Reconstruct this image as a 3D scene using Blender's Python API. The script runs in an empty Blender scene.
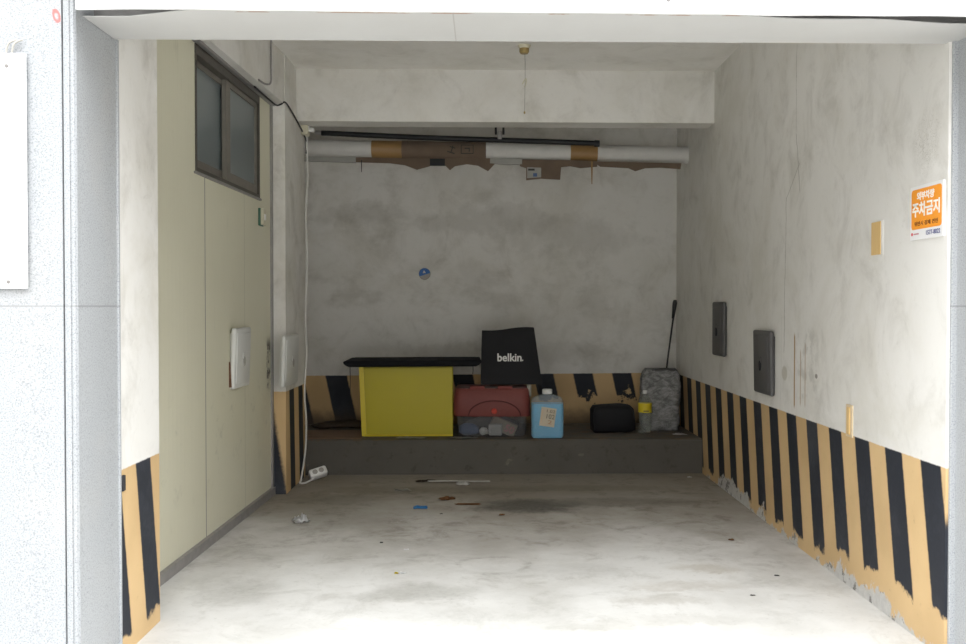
import bpy, bmesh, math, random
from mathutils import Vector, Matrix, noise as mnoise
R = random.Random(7)
sc = bpy.context.scene
COL = sc.collection
PI = math.pi

# ------------------------------------------------------------------ nodes
class S:
    def __init__(s, nt, k): s.nt, s.k = nt, k
    def __add__(s, o): return mth(s.nt, 'ADD', s, o)
    def __radd__(s, o): return mth(s.nt, 'ADD', o, s)
    def __sub__(s, o): return mth(s.nt, 'SUBTRACT', s, o)
    def __rsub__(s, o): return mth(s.nt, 'SUBTRACT', o, s)
    def __mul__(s, o): return mth(s.nt, 'MULTIPLY', s, o)
    def __rmul__(s, o): return mth(s.nt, 'MULTIPLY', o, s)
    def __truediv__(s, o): return mth(s.nt, 'DIVIDE', s, o)

def put(nt, inp, v):
    if isinstance(v, S): nt.links.new(v.k, inp)
    elif isinstance(v, (tuple, list)):
        inp.default_value = tuple(v) + ((1,) if len(inp.default_value) == 4 and len(v) == 3 else ())
    else: inp.default_value = v

def mth(nt, op, *a):
    n = nt.nodes.new('ShaderNodeMath'); n.operation = op
    for i, v in enumerate(a): put(nt, n.inputs[i], v)
    return S(nt, n.outputs[0])

class Ctx:
    def __init__(c, nt):
        c.nt = nt
        tc = nt.nodes.new('ShaderNodeTexCoord')
        sx = nt.nodes.new('ShaderNodeSeparateXYZ')
        nt.links.new(tc.outputs['Object'], sx.inputs[0])
        c.co = tc.outputs['Object']
        c.x, c.y, c.z = (S(nt, sx.outputs[i]) for i in range(3))
    def noise(c, scale, detail=4, rough=.55, off=0, st=(1, 1, 1), dist=0):
        nt = c.nt
        mp = nt.nodes.new('ShaderNodeMapping')
        mp.inputs['Location'].default_value = (off, off * 1.7, off * .6)
        mp.inputs['Scale'].default_value = st
        nt.links.new(c.co, mp.inputs[0])
        n = nt.nodes.new('ShaderNodeTexNoise')
        n.inputs['Scale'].default_value = scale; n.inputs['Detail'].default_value = detail
        n.inputs['Roughness'].default_value = rough; n.inputs['Distortion'].default_value = dist
        nt.links.new(mp.outputs[0], n.inputs['Vector'])
        return S(nt, n.outputs[0])
    def voro(c, scale, st=(1, 1, 1), feature='F1'):
        nt = c.nt
        mp = nt.nodes.new('ShaderNodeMapping'); mp.inputs['Scale'].default_value = st
        nt.links.new(c.co, mp.inputs[0])
        n = nt.nodes.new('ShaderNodeTexVoronoi'); n.feature = feature
        n.inputs['Scale'].default_value = scale
        nt.links.new(mp.outputs[0], n.inputs['Vector'])
        return S(nt, n.outputs['Distance'])
    def sm(c, a, b, x):            # 0 below a, 1 above b
        n = c.nt.nodes.new('ShaderNodeMapRange'); n.interpolation_type = 'SMOOTHSTEP'
        n.inputs[1].default_value = a; n.inputs[2].default_value = b
        put(c.nt, n.inputs[0], x)
        return S(c.nt, n.outputs[0])
    def band(c, x, a, b, s=.003):
        return c.sm(a - s, a + s, x) * (1 - c.sm(b - s, b + s, x))
    def ell(c, u, v, u0, v0, ru, rv, soft=.5, wob=None, amp=0):
        a = (u - u0) / ru; b = (v - v0) / rv
        d = a * a + b * b
        if wob is not None: d = d + (wob - .5) * amp
        return 1 - c.sm(1 - soft, 1 + soft, d)
    def mix(c, f, a, b):
        n = c.nt.nodes.new('ShaderNodeMix'); n.data_type = 'RGBA'
        put(c.nt, n.inputs['Factor'], f); put(c.nt, n.inputs[6], a); put(c.nt, n.inputs[7], b)
        return S(c.nt, n.outputs[2])
    def mod(c, x, m=1.0): return mth(c.nt, 'FLOORED_MODULO', x, m)
    def fn(c, op, *a): return mth(c.nt, op, *a)

def mat(name, f, **kw):
    m = bpy.data.materials.new(name); m.use_nodes = True
    nt = m.node_tree; b = nt.nodes['Principled BSDF']
    c = Ctx(nt)
    d = f(c) if callable(f) else {'color': f}
    d = {**kw, **d}
    put(nt, b.inputs['Base Color'], d['color'])
    put(nt, b.inputs['Roughness'], d.get('rough', .7))
    put(nt, b.inputs['Metallic'], d.get('metal', 0))
    b.inputs['Specular IOR Level'].default_value = d.get('spec', .35)
    if 'trans' in d: b.inputs['Transmission Weight'].default_value = d['trans']
    if 'sss' in d:
        b.inputs['Subsurface Weight'].default_value = d['sss']
        b.inputs['Subsurface Radius'].default_value = (.02, .02, .02)
    if 'alpha' in d: put(nt, b.inputs['Alpha'], d['alpha'])
    if 'bump' in d:
        bp = nt.nodes.new('ShaderNodeBump')
        bp.inputs['Strength'].default_value = d.get('bstr', .4)
        bp.inputs['Distance'].default_value = d.get('bdist', .004)
        put(nt, bp.inputs['Height'], d['bump'])
        nt.links.new(bp.outputs[0], b.inputs['Normal'])
    return m

def plain(name, col, rough=.6, metal=0, var=.15, scale=18, spec=.35, **kw):
    def f(c):
        n = c.noise(scale, 4)
        dk = tuple(v * (1 - var) for v in col); lt = tuple(min(1, v * (1 + var)) for v in col)
        return dict(color=c.mix(n, dk, lt), rough=rough, metal=metal, spec=spec, bump=c.noise(scale * 6, 3), bstr=.12, **kw)
    return mat(name, f)

# ------------------------------------------------------------------ meshes
def link(name, bm, m, parent=None, loc=(0, 0, 0), rot=(0, 0, 0), smooth=False, recalc=True):
    if recalc: bmesh.ops.recalc_face_normals(bm, faces=bm.faces[:])
    me = bpy.data.meshes.new(name); bm.to_mesh(me); bm.free()
    o = bpy.data.objects.new(name, me); COL.objects.link(o)
    o.location = loc; o.rotation_euler = rot
    me.materials.append(m)
    if smooth:
        for p in me.polygons: p.use_smooth = True
        if smooth == 'auto':
            try: me.set_sharp_from_angle(angle=math.radians(38))
            except Exception: pass
    if parent: o.parent = parent
    return o

def struct(name, bm, m, parent=None, **kw):
    o = link(name, bm, m, parent, **kw)
    if not parent: o['kind'] = 'structure'
    return o

def tag(o, label, cat, group=None, kind=None):
    o['label'] = label; o['category'] = cat
    if group: o['group'] = group
    if kind: o['kind'] = kind
    return o

def thing(name, label, cat, loc, rz=0, group=None, rot=None):
    o = bpy.data.objects.new(name, None); COL.objects.link(o)
    o.empty_display_size = .05
    o.location = loc; o.rotation_euler = rot or (0, 0, rz)
    return tag(o, label, cat, group)

def box(bm, x0, x1, y0, y1, z0, z1, bev=0, seg=2, mx=None):
    vs = [bm.verts.new((x, y, z)) for z in (z0, z1) for (x, y) in ((x0, y0), (x1, y0), (x1, y1), (x0, y1))]
    F = [(3, 2, 1, 0), (4, 5, 6, 7), (0, 1, 5, 4), (1, 2, 6, 5), (2, 3, 7, 6), (3, 0, 4, 7)]
    fs = [bm.faces.new([vs[i] for i in f]) for f in F]
    if bev:
        es = list({e for f in fs for e in f.edges})
        r = bmesh.ops.bevel(bm, geom=es, offset=bev, segments=seg, affect='EDGES', profile=.5)
        vs = list({v for f in r['faces'] for v in f.verts})
    if mx is not None: bmesh.ops.transform(bm, matrix=mx, verts=[v for v in vs if v.is_valid])
    return vs

def B(*a, **k):
    bm = bmesh.new(); box(bm, *a, **k); return bm

def prism(bm, poly, z0, z1):
    a = [bm.verts.new((x, y, z0)) for x, y in poly]
    b = [bm.verts.new((x, y, z1)) for x, y in poly]
    n = len(poly)
    bm.faces.new(a[::-1]); bm.faces.new(b)
    for i in range(n): bm.faces.new((a[i], a[(i + 1) % n], b[(i + 1) % n], b[i]))

def tbox(bm, x0, x1, y0, y1, z0, z1, s=.029):   # box whose front and back follow the building's skewed cross direction
    prism(bm, [(x0, y0 + s * x0), (x1, y0 + s * x1), (x1, y1 + s * x1), (x0, y1 + s * x0)], z0, z1)

def loft(rings, cap0=True, cap1=True, closed=True):
    bm = bmesh.new()
    rs = [[bm.verts.new(p) for p in r] for r in rings]
    n = len(rs[0])
    for a, b in zip(rs, rs[1:]):
        for i in range(n if closed else n - 1):
            bm.faces.new((a[i], a[(i + 1) % n], b[(i + 1) % n], b[i]))
    if cap0: bm.faces.new(rs[0][::-1])
    if cap1: bm.faces.new(rs[-1])
    return bm

def lathe(prof, seg=24, axis='z'):
    rings = [[(r * math.cos(2 * PI * i / seg), r * math.sin(2 * PI * i / seg), z) for i in range(seg)] for r, z in prof]
    bm = loft(rings)
    if axis == 'x': bmesh.ops.rotate(bm, verts=bm.verts[:], matrix=Matrix.Rotation(PI / 2, 3, 'Y'))
    if axis == 'y': bmesh.ops.rotate(bm, verts=bm.verts[:], matrix=Matrix.Rotation(-PI / 2, 3, 'X'))
    return bm

def spline(pts, n=8):
    P = [Vector(p) for p in pts]; out = []
    for i in range(len(P) - 1):
        p0 = P[max(i - 1, 0)]; p1 = P[i]; p2 = P[i + 1]; p3 = P[min(i + 2, len(P) - 1)]
        for k in range(n):
            t = k / n
            out.append(.5 * ((2 * p1) + (p2 - p0) * t + (2 * p0 - 5 * p1 + 4 * p2 - p3) * t * t + (3 * p1 - p0 - 3 * p2 + p3) * t ** 3))
    out.append(P[-1]); return out

def tube(pts, r, seg=10, n=8, smooth=True):
    P = spline(pts, n) if smooth else [Vector(p) for p in pts]
    rings = []; up = Vector((.31, .17, .93))
    for i, p in enumerate(P):
        t = (P[min(i + 1, len(P) - 1)] - P[max(i - 1, 0)]).normalized()
        a = t.cross(up)
        if a.length < 1e-3: a = t.cross(Vector((1, 0, 0)))
        a.normalize(); b = t.cross(a)
        rr = r[min(i, len(r) - 1)] if isinstance(r, (list, tuple)) else r
        rings.append([p + (a * math.cos(2 * PI * k / seg) + b * math.sin(2 * PI * k / seg)) * rr for k in range(seg)])
    return loft(rings)

def sring(z, rx, ry, p=4, seg=32, cx=0, cy=0):   # superellipse ring
    out = []
    for i in range(seg):
        a = 2 * PI * i / seg; c, s = math.cos(a), math.sin(a)
        out.append((cx + rx * math.copysign(abs(c) ** (2 / p), c), cy + ry * math.copysign(abs(s) ** (2 / p), s), z))
    return out

def jitter(bm, amp, freq, seed=0):
    bm.normal_update()
    for v in bm.verts:
        k = mnoise.fractal(v.co * freq + Vector((seed * 3.1, seed, seed * 1.7)), 1.0, 2.0, 3)
        v.co += v.normal * k * amp
    return bm

def sheet(poly, th, sub=0):      # polygon in x-z plane, thickness along y, centred at y = 0
    bm = bmesh.new()
    a = [bm.verts.new((x, -th / 2, z)) for x, z in poly]
    b = [bm.verts.new((x, th / 2, z)) for x, z in poly]
    n = len(poly)
    bm.faces.new(a); bm.faces.new(b[::-1])
    for i in range(n): bm.faces.new((a[(i + 1) % n], a[i], b[i], b[(i + 1) % n]))
    return bm

def crumple(w, d, h, seed, n=9):    # a crumpled bit of film or paper lying on the ground
    bm = bmesh.new(); g = []
    for i in range(n):
        row = []
        for j in range(n):
            u, v = i / (n - 1) - .5, j / (n - 1) - .5
            q = Vector((u * 4 + seed, v * 4 - seed, seed))
            k = abs(mnoise.noise(q)) + .5 * abs(mnoise.noise(q * 2.3))
            e = 1 - (2 * max(abs(u), abs(v))) ** 3
            row.append(bm.verts.new((u * w * (1 + .35 * mnoise.noise(q * 1.3 + Vector((9, 0, 0)))),
                                     v * d * (1 + .35 * mnoise.noise(q * 1.3 + Vector((0, 9, 0)))),
                                     .0015 + h * k * (.25 + .75 * e))))
        g.append(row)
    top = []
    for i in range(n - 1):
        for j in range(n - 1):
            top.append(bm.faces.new((g[i][j], g[i + 1][j], g[i + 1][j + 1], g[i][j + 1])))
    bmesh.ops.solidify(bm, geom=top, thickness=.0012)
    return bm

def text_bm(body, size, ext=.0004, off=0, align='CENTER'):
    cu = bpy.data.curves.new('lettering', 'FONT'); cu.body = body; cu.size = size
    cu.extrude = ext; cu.offset = off; cu.align_x = align; cu.align_y = 'CENTER'; cu.resolution_u = 3
    o = bpy.data.objects.new('lettering', cu); COL.objects.link(o)
    bpy.context.view_layer.update()
    me = bpy.data.meshes.new_from_object(o.evaluated_get(bpy.context.evaluated_depsgraph_get()))
    bm = bmesh.new(); bm.from_mesh(me)
    bpy.data.objects.remove(o); bpy.data.meshes.remove(me); bpy.data.curves.remove(cu)
    return bm

def fit(bm, w, h, cx=0, cy=0):      # scale lettering to a measured width and height
    xs = [v.co.x for v in bm.verts]; ys = [v.co.y for v in bm.verts]
    x0, x1, y0, y1 = min(xs), max(xs), min(ys), max(ys)
    for v in bm.verts:
        v.co.x = cx + ((v.co.x - x0) / (x1 - x0) - .5) * w
        v.co.y = cy + ((v.co.y - y0) / (y1 - y0) - .5) * h
    return bm

# ------------------------------------------------------------------ materials
YEL = (.62, .435, .225); YEL2 = (.53, .365, .185)
BLK = (.018, .021, .029); BLK2 = (.04, .044, .054)

def dirty_white(c, off=0, tone=1.0, amt=1.0):
    a = c.noise(1.5, 7, .66, off, dist=.4); b = c.noise(4.2, 7, .68, off + 4, (1, 1, .85), .5); d = c.noise(26, 4, .6, off + 8)
    w = (.735 * tone, .722 * tone, .69 * tone); g = (.59 * tone, .568 * tone, .505 * tone); k = (.37 * tone, .35 * tone, .305 * tone)
    col = c.mix(c.sm(.42, .70, a) * .8 * amt, w, g)
    col = c.mix(c.sm(.46, .78, b) * .6 * amt, col, k)
    col = c.mix(c.sm(.60, .72, c.noise(2.2, 8, .72, off + 15, (1, 1, 1), .8)) * .35 * amt, col, k)
    col = c.mix(c.sm(.60, .75, d) * .18 * amt, col, k)
    return col, d

def stripes(c, col, n, zt, zb, pos, amp=.16, peel=.035, skip=None, fa=.05):
    """paint the hazard stripes over col: n counts stripes, zt top edge, zb where the ragged black ends"""
    rg = c.noise(9, 4, .65, 2.2); fine = c.noise(34, 5, .7, 6.1); big = c.noise(2.5, 3, .5, 1.1)
    f = c.mod(n + (fine - .5) * .035)
    blk = c.band(f, .25, .75, .022)
    low = c.sm(-.012, .012, c.z - zb - (rg - .5) * amp - (fine - .5) * fa)
    blk = blk * low
    yel = c.mix(c.sm(.35, .7, big), YEL, YEL2)
    yel = c.mix(c.sm(.6, .75, fine) * .5, yel, (.40, .27, .15))
    bl = c.mix(c.sm(.45, .8, big + (fine - .5) * .5), BLK, BLK2)
    st = c.mix(blk, yel, bl)
    pl = c.mix(fine, (.34, .33, .32), (.66, .65, .62))
    pk = c.noise(1.7, 3, .6, 14)
    gone = 1 - c.sm(-.006, .012, c.z - peel - (rg - .5) * .2 - (pk - .5) * .34 - (fine - .5) * .10)
    pl = c.mix(c.sm(.56, .62, c.noise(15, 4, .7, 19)) * .8, pl, (.12, .11, .10))
    st = c.mix(gone, st, pl)
    top = c.sm(-.003, .003, zt - c.z + (fine - .5) * .008)
    if skip is not None: top = top * skip
    return c.mix(top, col, st)

def m_right(c):
    col, d = dirty_white(c, 0, 1.0, .75)
    w1 = c.noise(14, 4, .6, 3)
    # upright cracks and seams in the plaster
    wob = c.noise(3.5, 5, .65, 5) - .5
    for y0, z0, y1, z1, wd, k in ((4.93, 2.62, 4.93, 2.15, .0022, .5), (4.93, 2.15, 4.865, 1.84, .003, .6), (4.87, 1.99, 5.08, 1.83, .0025, .5), (5.08, 1.83, 5.115, 1.0, .003, .55), (5.16, 1.2, 5.17, .66, .0016, .3)):
        dy, dz = y1 - y0, z1 - z0; ln2 = math.hypot(dy, dz)
        u = c.y + wob * .07; v = c.z + wob * .02
        perp = c.fn('ABSOLUTE', ((u - y0) * dz - (v - z0) * dy) / ln2)
        along = ((u - y0) * dy + (v - z0) * dz) / ln2
        col = c.mix((1 - c.sm(wd * .5, wd * 2, perp)) * c.band(along, 0, ln2, .01) * k, col, (.20, .18, .15))
    # flaked patch above the sign
    fl = c.ell(c.y, c.z, 3.47, 1.85, .10, .11, .6, w1, 2.0)
    vv = c.noise(24, 4, .6, 17, dist=1.5)
    col = c.mix(fl * c.band(vv, .49, .505, .006) * .6, col, (.30, .28, .23))
    col = c.mix(fl * c.sm(.55, .65, vv) * .3, col, (.46, .43, .36))
    # rust runs left by a removed rack
    gr = c.noise(11, 4, .6, 9)
    col = c.mix(c.band(c.y, 4.60, 4.90, .05) * c.band(c.z, .76, 1.12, .04) * c.sm(.46, .62, gr) * .35, col, (.30, .29, .26))
    for y0, wd, z0, z1, k in ((4.935, .010, .72, 1.10, .95), (4.84, .008, .74, 1.02, .6), (4.77, .008, .74, 1.06, .5)):
        col = c.mix(c.band(c.y + (gr - .5) * .004, y0 - wd, y0 + wd, .003) * c.band(c.z, z0, z1, .015) * k, col, (.36, .235, .11))
    # old glue spot and nail hole
    col = c.mix(c.ell(c.y, c.z, 5.10, .885, .045, .04, .35, w1, .8) * .6, col, (.42, .39, .31))
    col = c.mix(c.ell(c.y, c.z, 4.61, .905, .018, .012, .4, w1, 1) * .8, col, (.16, .14, .12))
    n = (c.y + (.677 - c.z) * .2 - 3.737) / .312 + .5
    zb = .15 - c.sm(3.9, 4.9, c.y) * .09
    col = stripes(c, col, n, .677, zb, None)
    return dict(color=col, rough=.62, bump=d, bstr=.25)

def m_stub(c):
    col, d = dirty_white(c, 11, 1.02, .8)
    n = (c.y - (.665 - c.z) * .17 - 3.535) / .30 + .5
    return dict(color=stripes(c, col, n, .668, .06, None, .10, -.2), rough=.65, bump=d, bstr=.25)

def m_column(c):
    col, d = dirty_white(c, 21, .98)
    # the side face runs along y, the front face along x: one count joins both round the corner
    n = ((c.x + 1.32) * .42 + (c.y - 6.22) - (.682 - c.z) * .068 - .185) / .305 + .5
    return dict(color=stripes(c, col, n, .682, -.1, None, .05, -.2), rough=.65, bump=d, bstr=.25)

def m_back(c):
    col, d = dirty_white(c, 31, .93, .72)
    a = c.noise(2.2, 5, .65, 3.7, (1, 1, 1.6)); b = c.noise(1.0, 4, .6, 7.7)
    col = c.mix(c.sm(.5, .72, a) * .4, col, (.34, .325, .28))
    wob = c.noise(8, 7, .7, 3); wx = (c.noise(1.8, 5, .65, 23) - .5) * 1.1; wz = (c.noise(2.4, 5, .65, 27) - .5) * .55
    for x0, z0, rx, rz, k in ((.05, 1.98, .55, .13, .35), (.75, 1.85, .5, .16, .3), (-1.0, 2.0, .3, .08, .3), (-.32, .84, .5, .1, .35), (.55, .82, .4, .1, .25), (-.02, 1.5, .2, .1, .2)):
        col = c.mix(c.ell(c.x + wx, c.z + wz, x0, z0, rx, rz, .95, wob, 2.6) * k * .8, col, (.27, .255, .22))
    dx = c.x + 1.163 - (.664 - c.z) * .215
    dn = dx * (940 / 7.96)
    n = dn * .023379 + dn * dn * .00000434 + .75
    right = c.sm(-.2, .3, c.x)
    zb = .18 + right * (.30)
    st = stripes(c, col, n, c.x * .0065 + .673, zb, None, .34, .0, fa=.2)
    # soot and soil low on the wall
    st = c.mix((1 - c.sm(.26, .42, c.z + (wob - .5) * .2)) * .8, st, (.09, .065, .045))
    return dict(color=st, rough=.7, bump=d, bstr=.25)

def m_floor(c):
    a = c.noise(1.3, 6, .62, 1); b = c.noise(5.5, 9, .74, 5, dist=.4); f = c.noise(38, 6, .75, 9); w = c.noise(4, 5, .65, 13)
    col = c.mix(c.sm(.35, .68, a), (.60, .592, .57), (.47, .46, .435))
    col = c.mix(c.sm(.5, .75, b) * .5, col, (.36, .345, .315))
    col = c.mix(c.sm(.56, .74, f) * .4, col, (.30, .285, .26))
    col = c.mix(c.sm(.52, .66, c.noise(2.6, 9, .75, 21, dist=.6)) * .3, col, (.31, .30, .275))
    # soil swept to the back; its long ramp also paints the light's falloff
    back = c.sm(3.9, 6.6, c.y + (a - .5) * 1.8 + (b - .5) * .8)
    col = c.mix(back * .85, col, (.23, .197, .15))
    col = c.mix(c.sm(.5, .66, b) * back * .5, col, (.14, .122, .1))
    for x0, y0, rx, ry, k, cc in (
        (.27, 5.85, .26, .17, 1.0, (.07, .065, .056)), (.72, 5.95, .5, .12, .6, (.11, .1, .085)),
        (-.1, 6.35, .5, .12, .4, (.13, .11, .085)), (.62, 6.42, .5, .10, .45, (.12, .105, .08)), (-.75, 6.35, .25, .12, .45, (.12, .1, .075)),
        (-.95, 6.05, .2, .12, .5, (.11, .1, .085)), (-.9, 5.5, .35, .35, .3, (.2, .19, .17)),
        (-.27, 4.08, .22, .1, .6, (.27, .26, .235)), (-1.12, 4.1, .14, .2, .5, (.26, .25, .225)),
        (.32, 4.42, .30, .09, .35, (.33, .32, .30)), (.98, 4.45, .16, .06, .6, (.36, .32, .26)), (.86, 4.17, .2, .06, .45, (.34, .3, .25)),
        (.72, 3.98, .18, .06, .5, (.31, .28, .24)), (.8, 3.72, .2, .05, .4, (.33, .31, .28)), (.55, 3.66, .15, .04, .4, (.33, .31, .28)),
        (1.27, 5.1, .14, .11, .5, (.26, .235, .19)), (-.15, 3.75, .3, .08, .25, (.36, .35, .33))):
        col = c.mix(c.ell(c.x + (a - .5) * .5, c.y + (b - .5) * .35, x0, y0, rx * 1.15, ry * 1.15, .95, w, 3.2) * k * (.35 + f * .9), col, cc)
    # pale ring stain
    e = (c.x - .04) / .17; g = (c.y - 4.52) / .15
    d = e * e + g * g + (w - .5) * 1.6
    col = c.mix(c.band(d, .8, 1.15, .2) * c.sm(.45, .6, b) * .5, col, (.27, .255, .23))
    col = c.mix((1 - c.sm(.6, .95, d)) * .25, col, (.66, .65, .63))
    # front half keeps the pale base colour
    return dict(color=col, rough=.78, bump=b + f * .5, bstr=.3, spec=.25)

def m_granite(k):
    def f(c):
        v = c.noise(210, 3, .75, 2); v2 = c.noise(520, 2, .6, 4); b = c.noise(3, 4, .6, 1)
        base = tuple(x * k for x in (.315, .326, .336)); dk = tuple(x * k for x in (.185, .194, .205))
        col = c.mix(c.sm(.48, .66, v), base, dk)
        col = c.mix(c.sm(.6, .72, v2) * .35, col, (.16, .17, .19))
        col = c.mix(c.sm(.5, .8, b) * .15, col, (.5, .46, .4))
        col = c.mix(c.band(c.z, 1.247, 1.252, .0015) * .7, col, (.2, .2, .2))
        # red mark sprayed near the top
        w = c.noise(30, 3, .6, 1)
        e = (c.x + 1.338 + (c.z - 2.155) * .2) / .011; g = (c.z - 2.157) / .021
        col = c.mix(c.band(e * e + g * g + (w - .5) * 1.4, .12, 1.1, .2) * .85, col, (.60, .10, .09))
        return dict(color=col, rough=.45, bump=v, bstr=.06)
    return f

def m_panel(c):
    a = c.noise(1.8, 5, .6, 2); b = c.noise(9, 5, .65, 5, (1, 1, .3))
    col = c.mix(a, (.68, .662, .525), (.60, .58, .445))
    col = c.mix(c.sm(.6, .78, b) * .25, col, (.36, .35, .26))
    # scuffs along the lower part
    s = c.noise(7, 5, .7, 8)
    col = c.mix(c.sm(.54, .7, s) * c.band(c.z, .35, .75, .15) * .4, col, (.30, .29, .23))
    # sheet joint and rust-eaten right edge
    col = c.mix(c.band(c.y, 4.862, 4.872, .002) * .85, col, (.10, .10, .085))
    col = c.mix(c.band(c.y, 5.585, 5.591, .001) * .45, col, (.2, .2, .16))
    r = c.noise(16, 4, .6, 3)
    col = c.mix(c.band(c.y, 6.09, 6.18, .02) * c.band(c.z, .72, 1.02, .04) * c.sm(.48, .56, r), col, (.07, .055, .04))
    rib = c.fn('SINE', c.y * (2 * PI / .052))
    return dict(color=col, rough=.45, bump=c.sm(.55, .95, rib), bstr=.25, bdist=.002)

def m_beam(c):
    col, d = dirty_white(c, 41, .98, .7)
    return dict(color=col, rough=.7, bump=d, bstr=.2)

def m_ceiling(c):
    col, d = dirty_white(c, 51, 1.1, .5)
    return dict(color=col, rough=.75, bump=d, bstr=.2)

def m_ledge(c):
    a = c.noise(3, 6, .65, 1); b = c.noise(12, 5, .65, 4); f = c.noise(50, 4, .7, 6)
    col = c.mix(a, (.125, .117, .10), (.08, .074, .064))
    col = c.mix(c.sm(.56, .68, b) * .5, col, (.06, .05, .04))
    col = c.mix(c.sm(.64, .72, c.noise(5, 4, .6, 8)) * .6, col, (.27, .24, .17))
    top = c.sm(.245, .255, c.z)
    col = c.mix(top * c.sm(.45, .6, b) * .6, col, (.16, .105, .06))
    return dict(color=col, rough=.85, bump=b + f * .5, bstr=.5)

def m_soffit(c):
    a = c.noise(3, 5, .6, 2); w = c.noise(6, 4, .6, 4)
    col = c.mix(a, (.53, .53, .52), (.46, .455, .44))
    col = c.mix(c.band(c.y - c.x * .028 + (w - .5) * .02, 2.984, 2.994, .003) * c.sm(.5, .56, w) * .8, col, (.30, .16, .08))
    col = c.mix(c.band(c.x, -.103, -.099, .001) * .6, col, (.3, .28, .26))
    return dict(color=col, rough=.5, bump=a, bstr=.15)

MAT = {}
def mk(): 
    g = MAT
    g['right'] = mat('wall plaster with stripes', m_right)
    g['stub'] = mat('short wall plaster', m_stub)
    g['column'] = mat('column plaster', m_column)
    g['back'] = mat('back wall plaster', m_back)
    g['beam'] = mat('beam paint', m_beam)
    g['ceiling'] = mat('ceiling paint', m_ceiling)
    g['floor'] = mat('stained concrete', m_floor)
    g['ground'] = plain('street concrete', (.44, .43, .41), .85, var=.2, scale=2)
    g['granite'] = mat('granite', m_granite(1.0))
    g['granite_lifted'] = mat('granite reveal', m_granite(1.22))  # same granite made lighter to offset the shade in the reveals
    g['panel'] = mat('cream sandwich panel', m_panel)
    g['ledge'] = mat('dirty ledge concrete', m_ledge)
    g['soffit'] = mat('soffit sheet', m_soffit)
    g['fascia'] = plain('white fascia sheet', (.80, .80, .80), .4, var=.03, scale=3)
    g['white'] = plain('white plastic', (.74, .74, .72), .4, var=.06)
    g['offwhite'] = plain('yellowed plastic', (.58, .55, .42), .45, var=.1)
    g['cable'] = plain('white cable', (.66, .65, .62), .5, var=.08)
    g['black'] = plain('black plastic', (.014, .015, .017), .5, var=.2)
    g['matblack'] = plain('matt black plastic', (.011, .012, .014), .8, var=.25, spec=.15)
    g['blackcable'] = plain('black cable', (.03, .03, .033), .6, var=.2)
    g['alu'] = plain('grey brown aluminium', (.085, .077, .066), .5, metal=.2, var=.25)
    g['alu2'] = plain('sash aluminium', (.20, .185, .16), .45, metal=.2, var=.25)
    g['steel'] = plain('grey steel', (.30, .29, .28), .5, metal=.4, var=.25)
    g['rust'] = plain('rusty steel', (.13, .065, .036), .85, var=.5, scale=30)
    g['greybox'] = plain('dark grey plastic', (.085, .083, .082), .5, var=.12, scale=7)
    g['whitebox'] = plain('aged white plastic', (.62, .625, .60), .4, var=.08, scale=9)
    g['wood'] = mat('tan wood', lambda c: dict(color=c.mix(c.noise(20, 4, .6, 0, (1, 8, .4)), (.72, .52, .25), (.58, .37, .14)), rough=.7))
    g['beige'] = plain('beige cap', (.62, .5, .33), .6, var=.15)
    g['pipe'] = plain('white pipe wrap', (.62, .61, .585), .55, var=.12, scale=10)
    g['tape'] = mat('brown tape', lambda c: dict(color=c.mix(c.noise(7, 4), (.36, .215, .085), (.27, .16, .065)), rough=.4))
    g['card'] = mat('brown cardboard', lambda c: dict(color=c.mix(c.noise(9, 5, .6), (.20, .145, .105), (.12, .088, .066)), rough=.9))
    g['cardlight'] = plain('cardboard face', (.20, .13, .085), .9, var=.2)
    g['foam'] = plain('grey foam', (.36, .355, .33), .8, var=.12)
    g['yellow'] = mat('yellow plastic', lambda c: dict(color=c.mix(c.noise(2.5, 3), (.48, .41, .013), (.42, .355, .010)), rough=.42))
    g['yellowedge'] = plain('bright yellow lip', (.62, .50, .02), .4, var=.05)
    g['bag'] = mat('black non-woven fabric', lambda c: dict(color=c.mix(c.noise(120, 3), (.010, .010, .0115), (.018, .018, .020)), rough=.62, spec=.18, bump=c.voro(260), bstr=.15, bdist=.001))
    g['print'] = plain('white print', (.72, .72, .70), .6, var=.03)
    g['liquid'] = plain('blue liquid', (.12, .54, .84), .3, var=.05, scale=5)
    g['paper'] = plain('cream paper', (.58, .52, .40), .8, var=.1)
    g['ink'] = plain('black ink', (.05, .05, .045), .8, var=.1)
    g['brownink'] = plain('rust ink', (.40, .22, .12), .8, var=.1)
    g['pouch'] = plain('black padded fabric', (.009, .009, .011), .75, var=.3, scale=40)
    g['labelyellow'] = plain('yellow label', (.66, .52, .02), .45, var=.12, scale=30)
    g['labeldark'] = plain('dark label print', (.16, .13, .05), .6, var=.1)
    g['sack'] = mat('grey woven sack', lambda c: dict(
        color=c.mix(c.sm(.36, .66, c.noise(13, 9, .78, 1, (1, 1, 1.8), .6)), (.10, .10, .10), (.34, .34, .335)), rough=.5,
        bump=c.noise(60, 5, .7, 3, (.6, .6, 2.0)), bstr=.35, bdist=.004))
    g['blue'] = plain('blue plastic', (.03, .14, .42), .4, var=.12)
    g['bluefilm'] = plain('bright blue film', (.09, .36, .74), .4, var=.1)
    g['leaf'] = plain('dry leaf', (.24, .115, .05), .85, var=.3)
    g['tissue'] = plain('crumpled white film', (.70, .70, .70), .5, var=.05)
    g['greyscrap'] = plain('grey scrap', (.36, .35, .32), .7, var=.2)
    g['orange'] = plain('orange sign print', (.88, .33, .035), .5, var=.04)
    g['signwhite'] = plain('sign white', (.78, .78, .78), .4, var=.02)
    g['signtext'] = plain('sign lettering', (.86, .84, .80), .5, var=.02)
    g['signbrown'] = plain('brown lettering', (.16, .055, .012), .6, var=.05)
    g['signnavy'] = plain('navy lettering', (.16, .17, .30), .6, var=.05)
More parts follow.
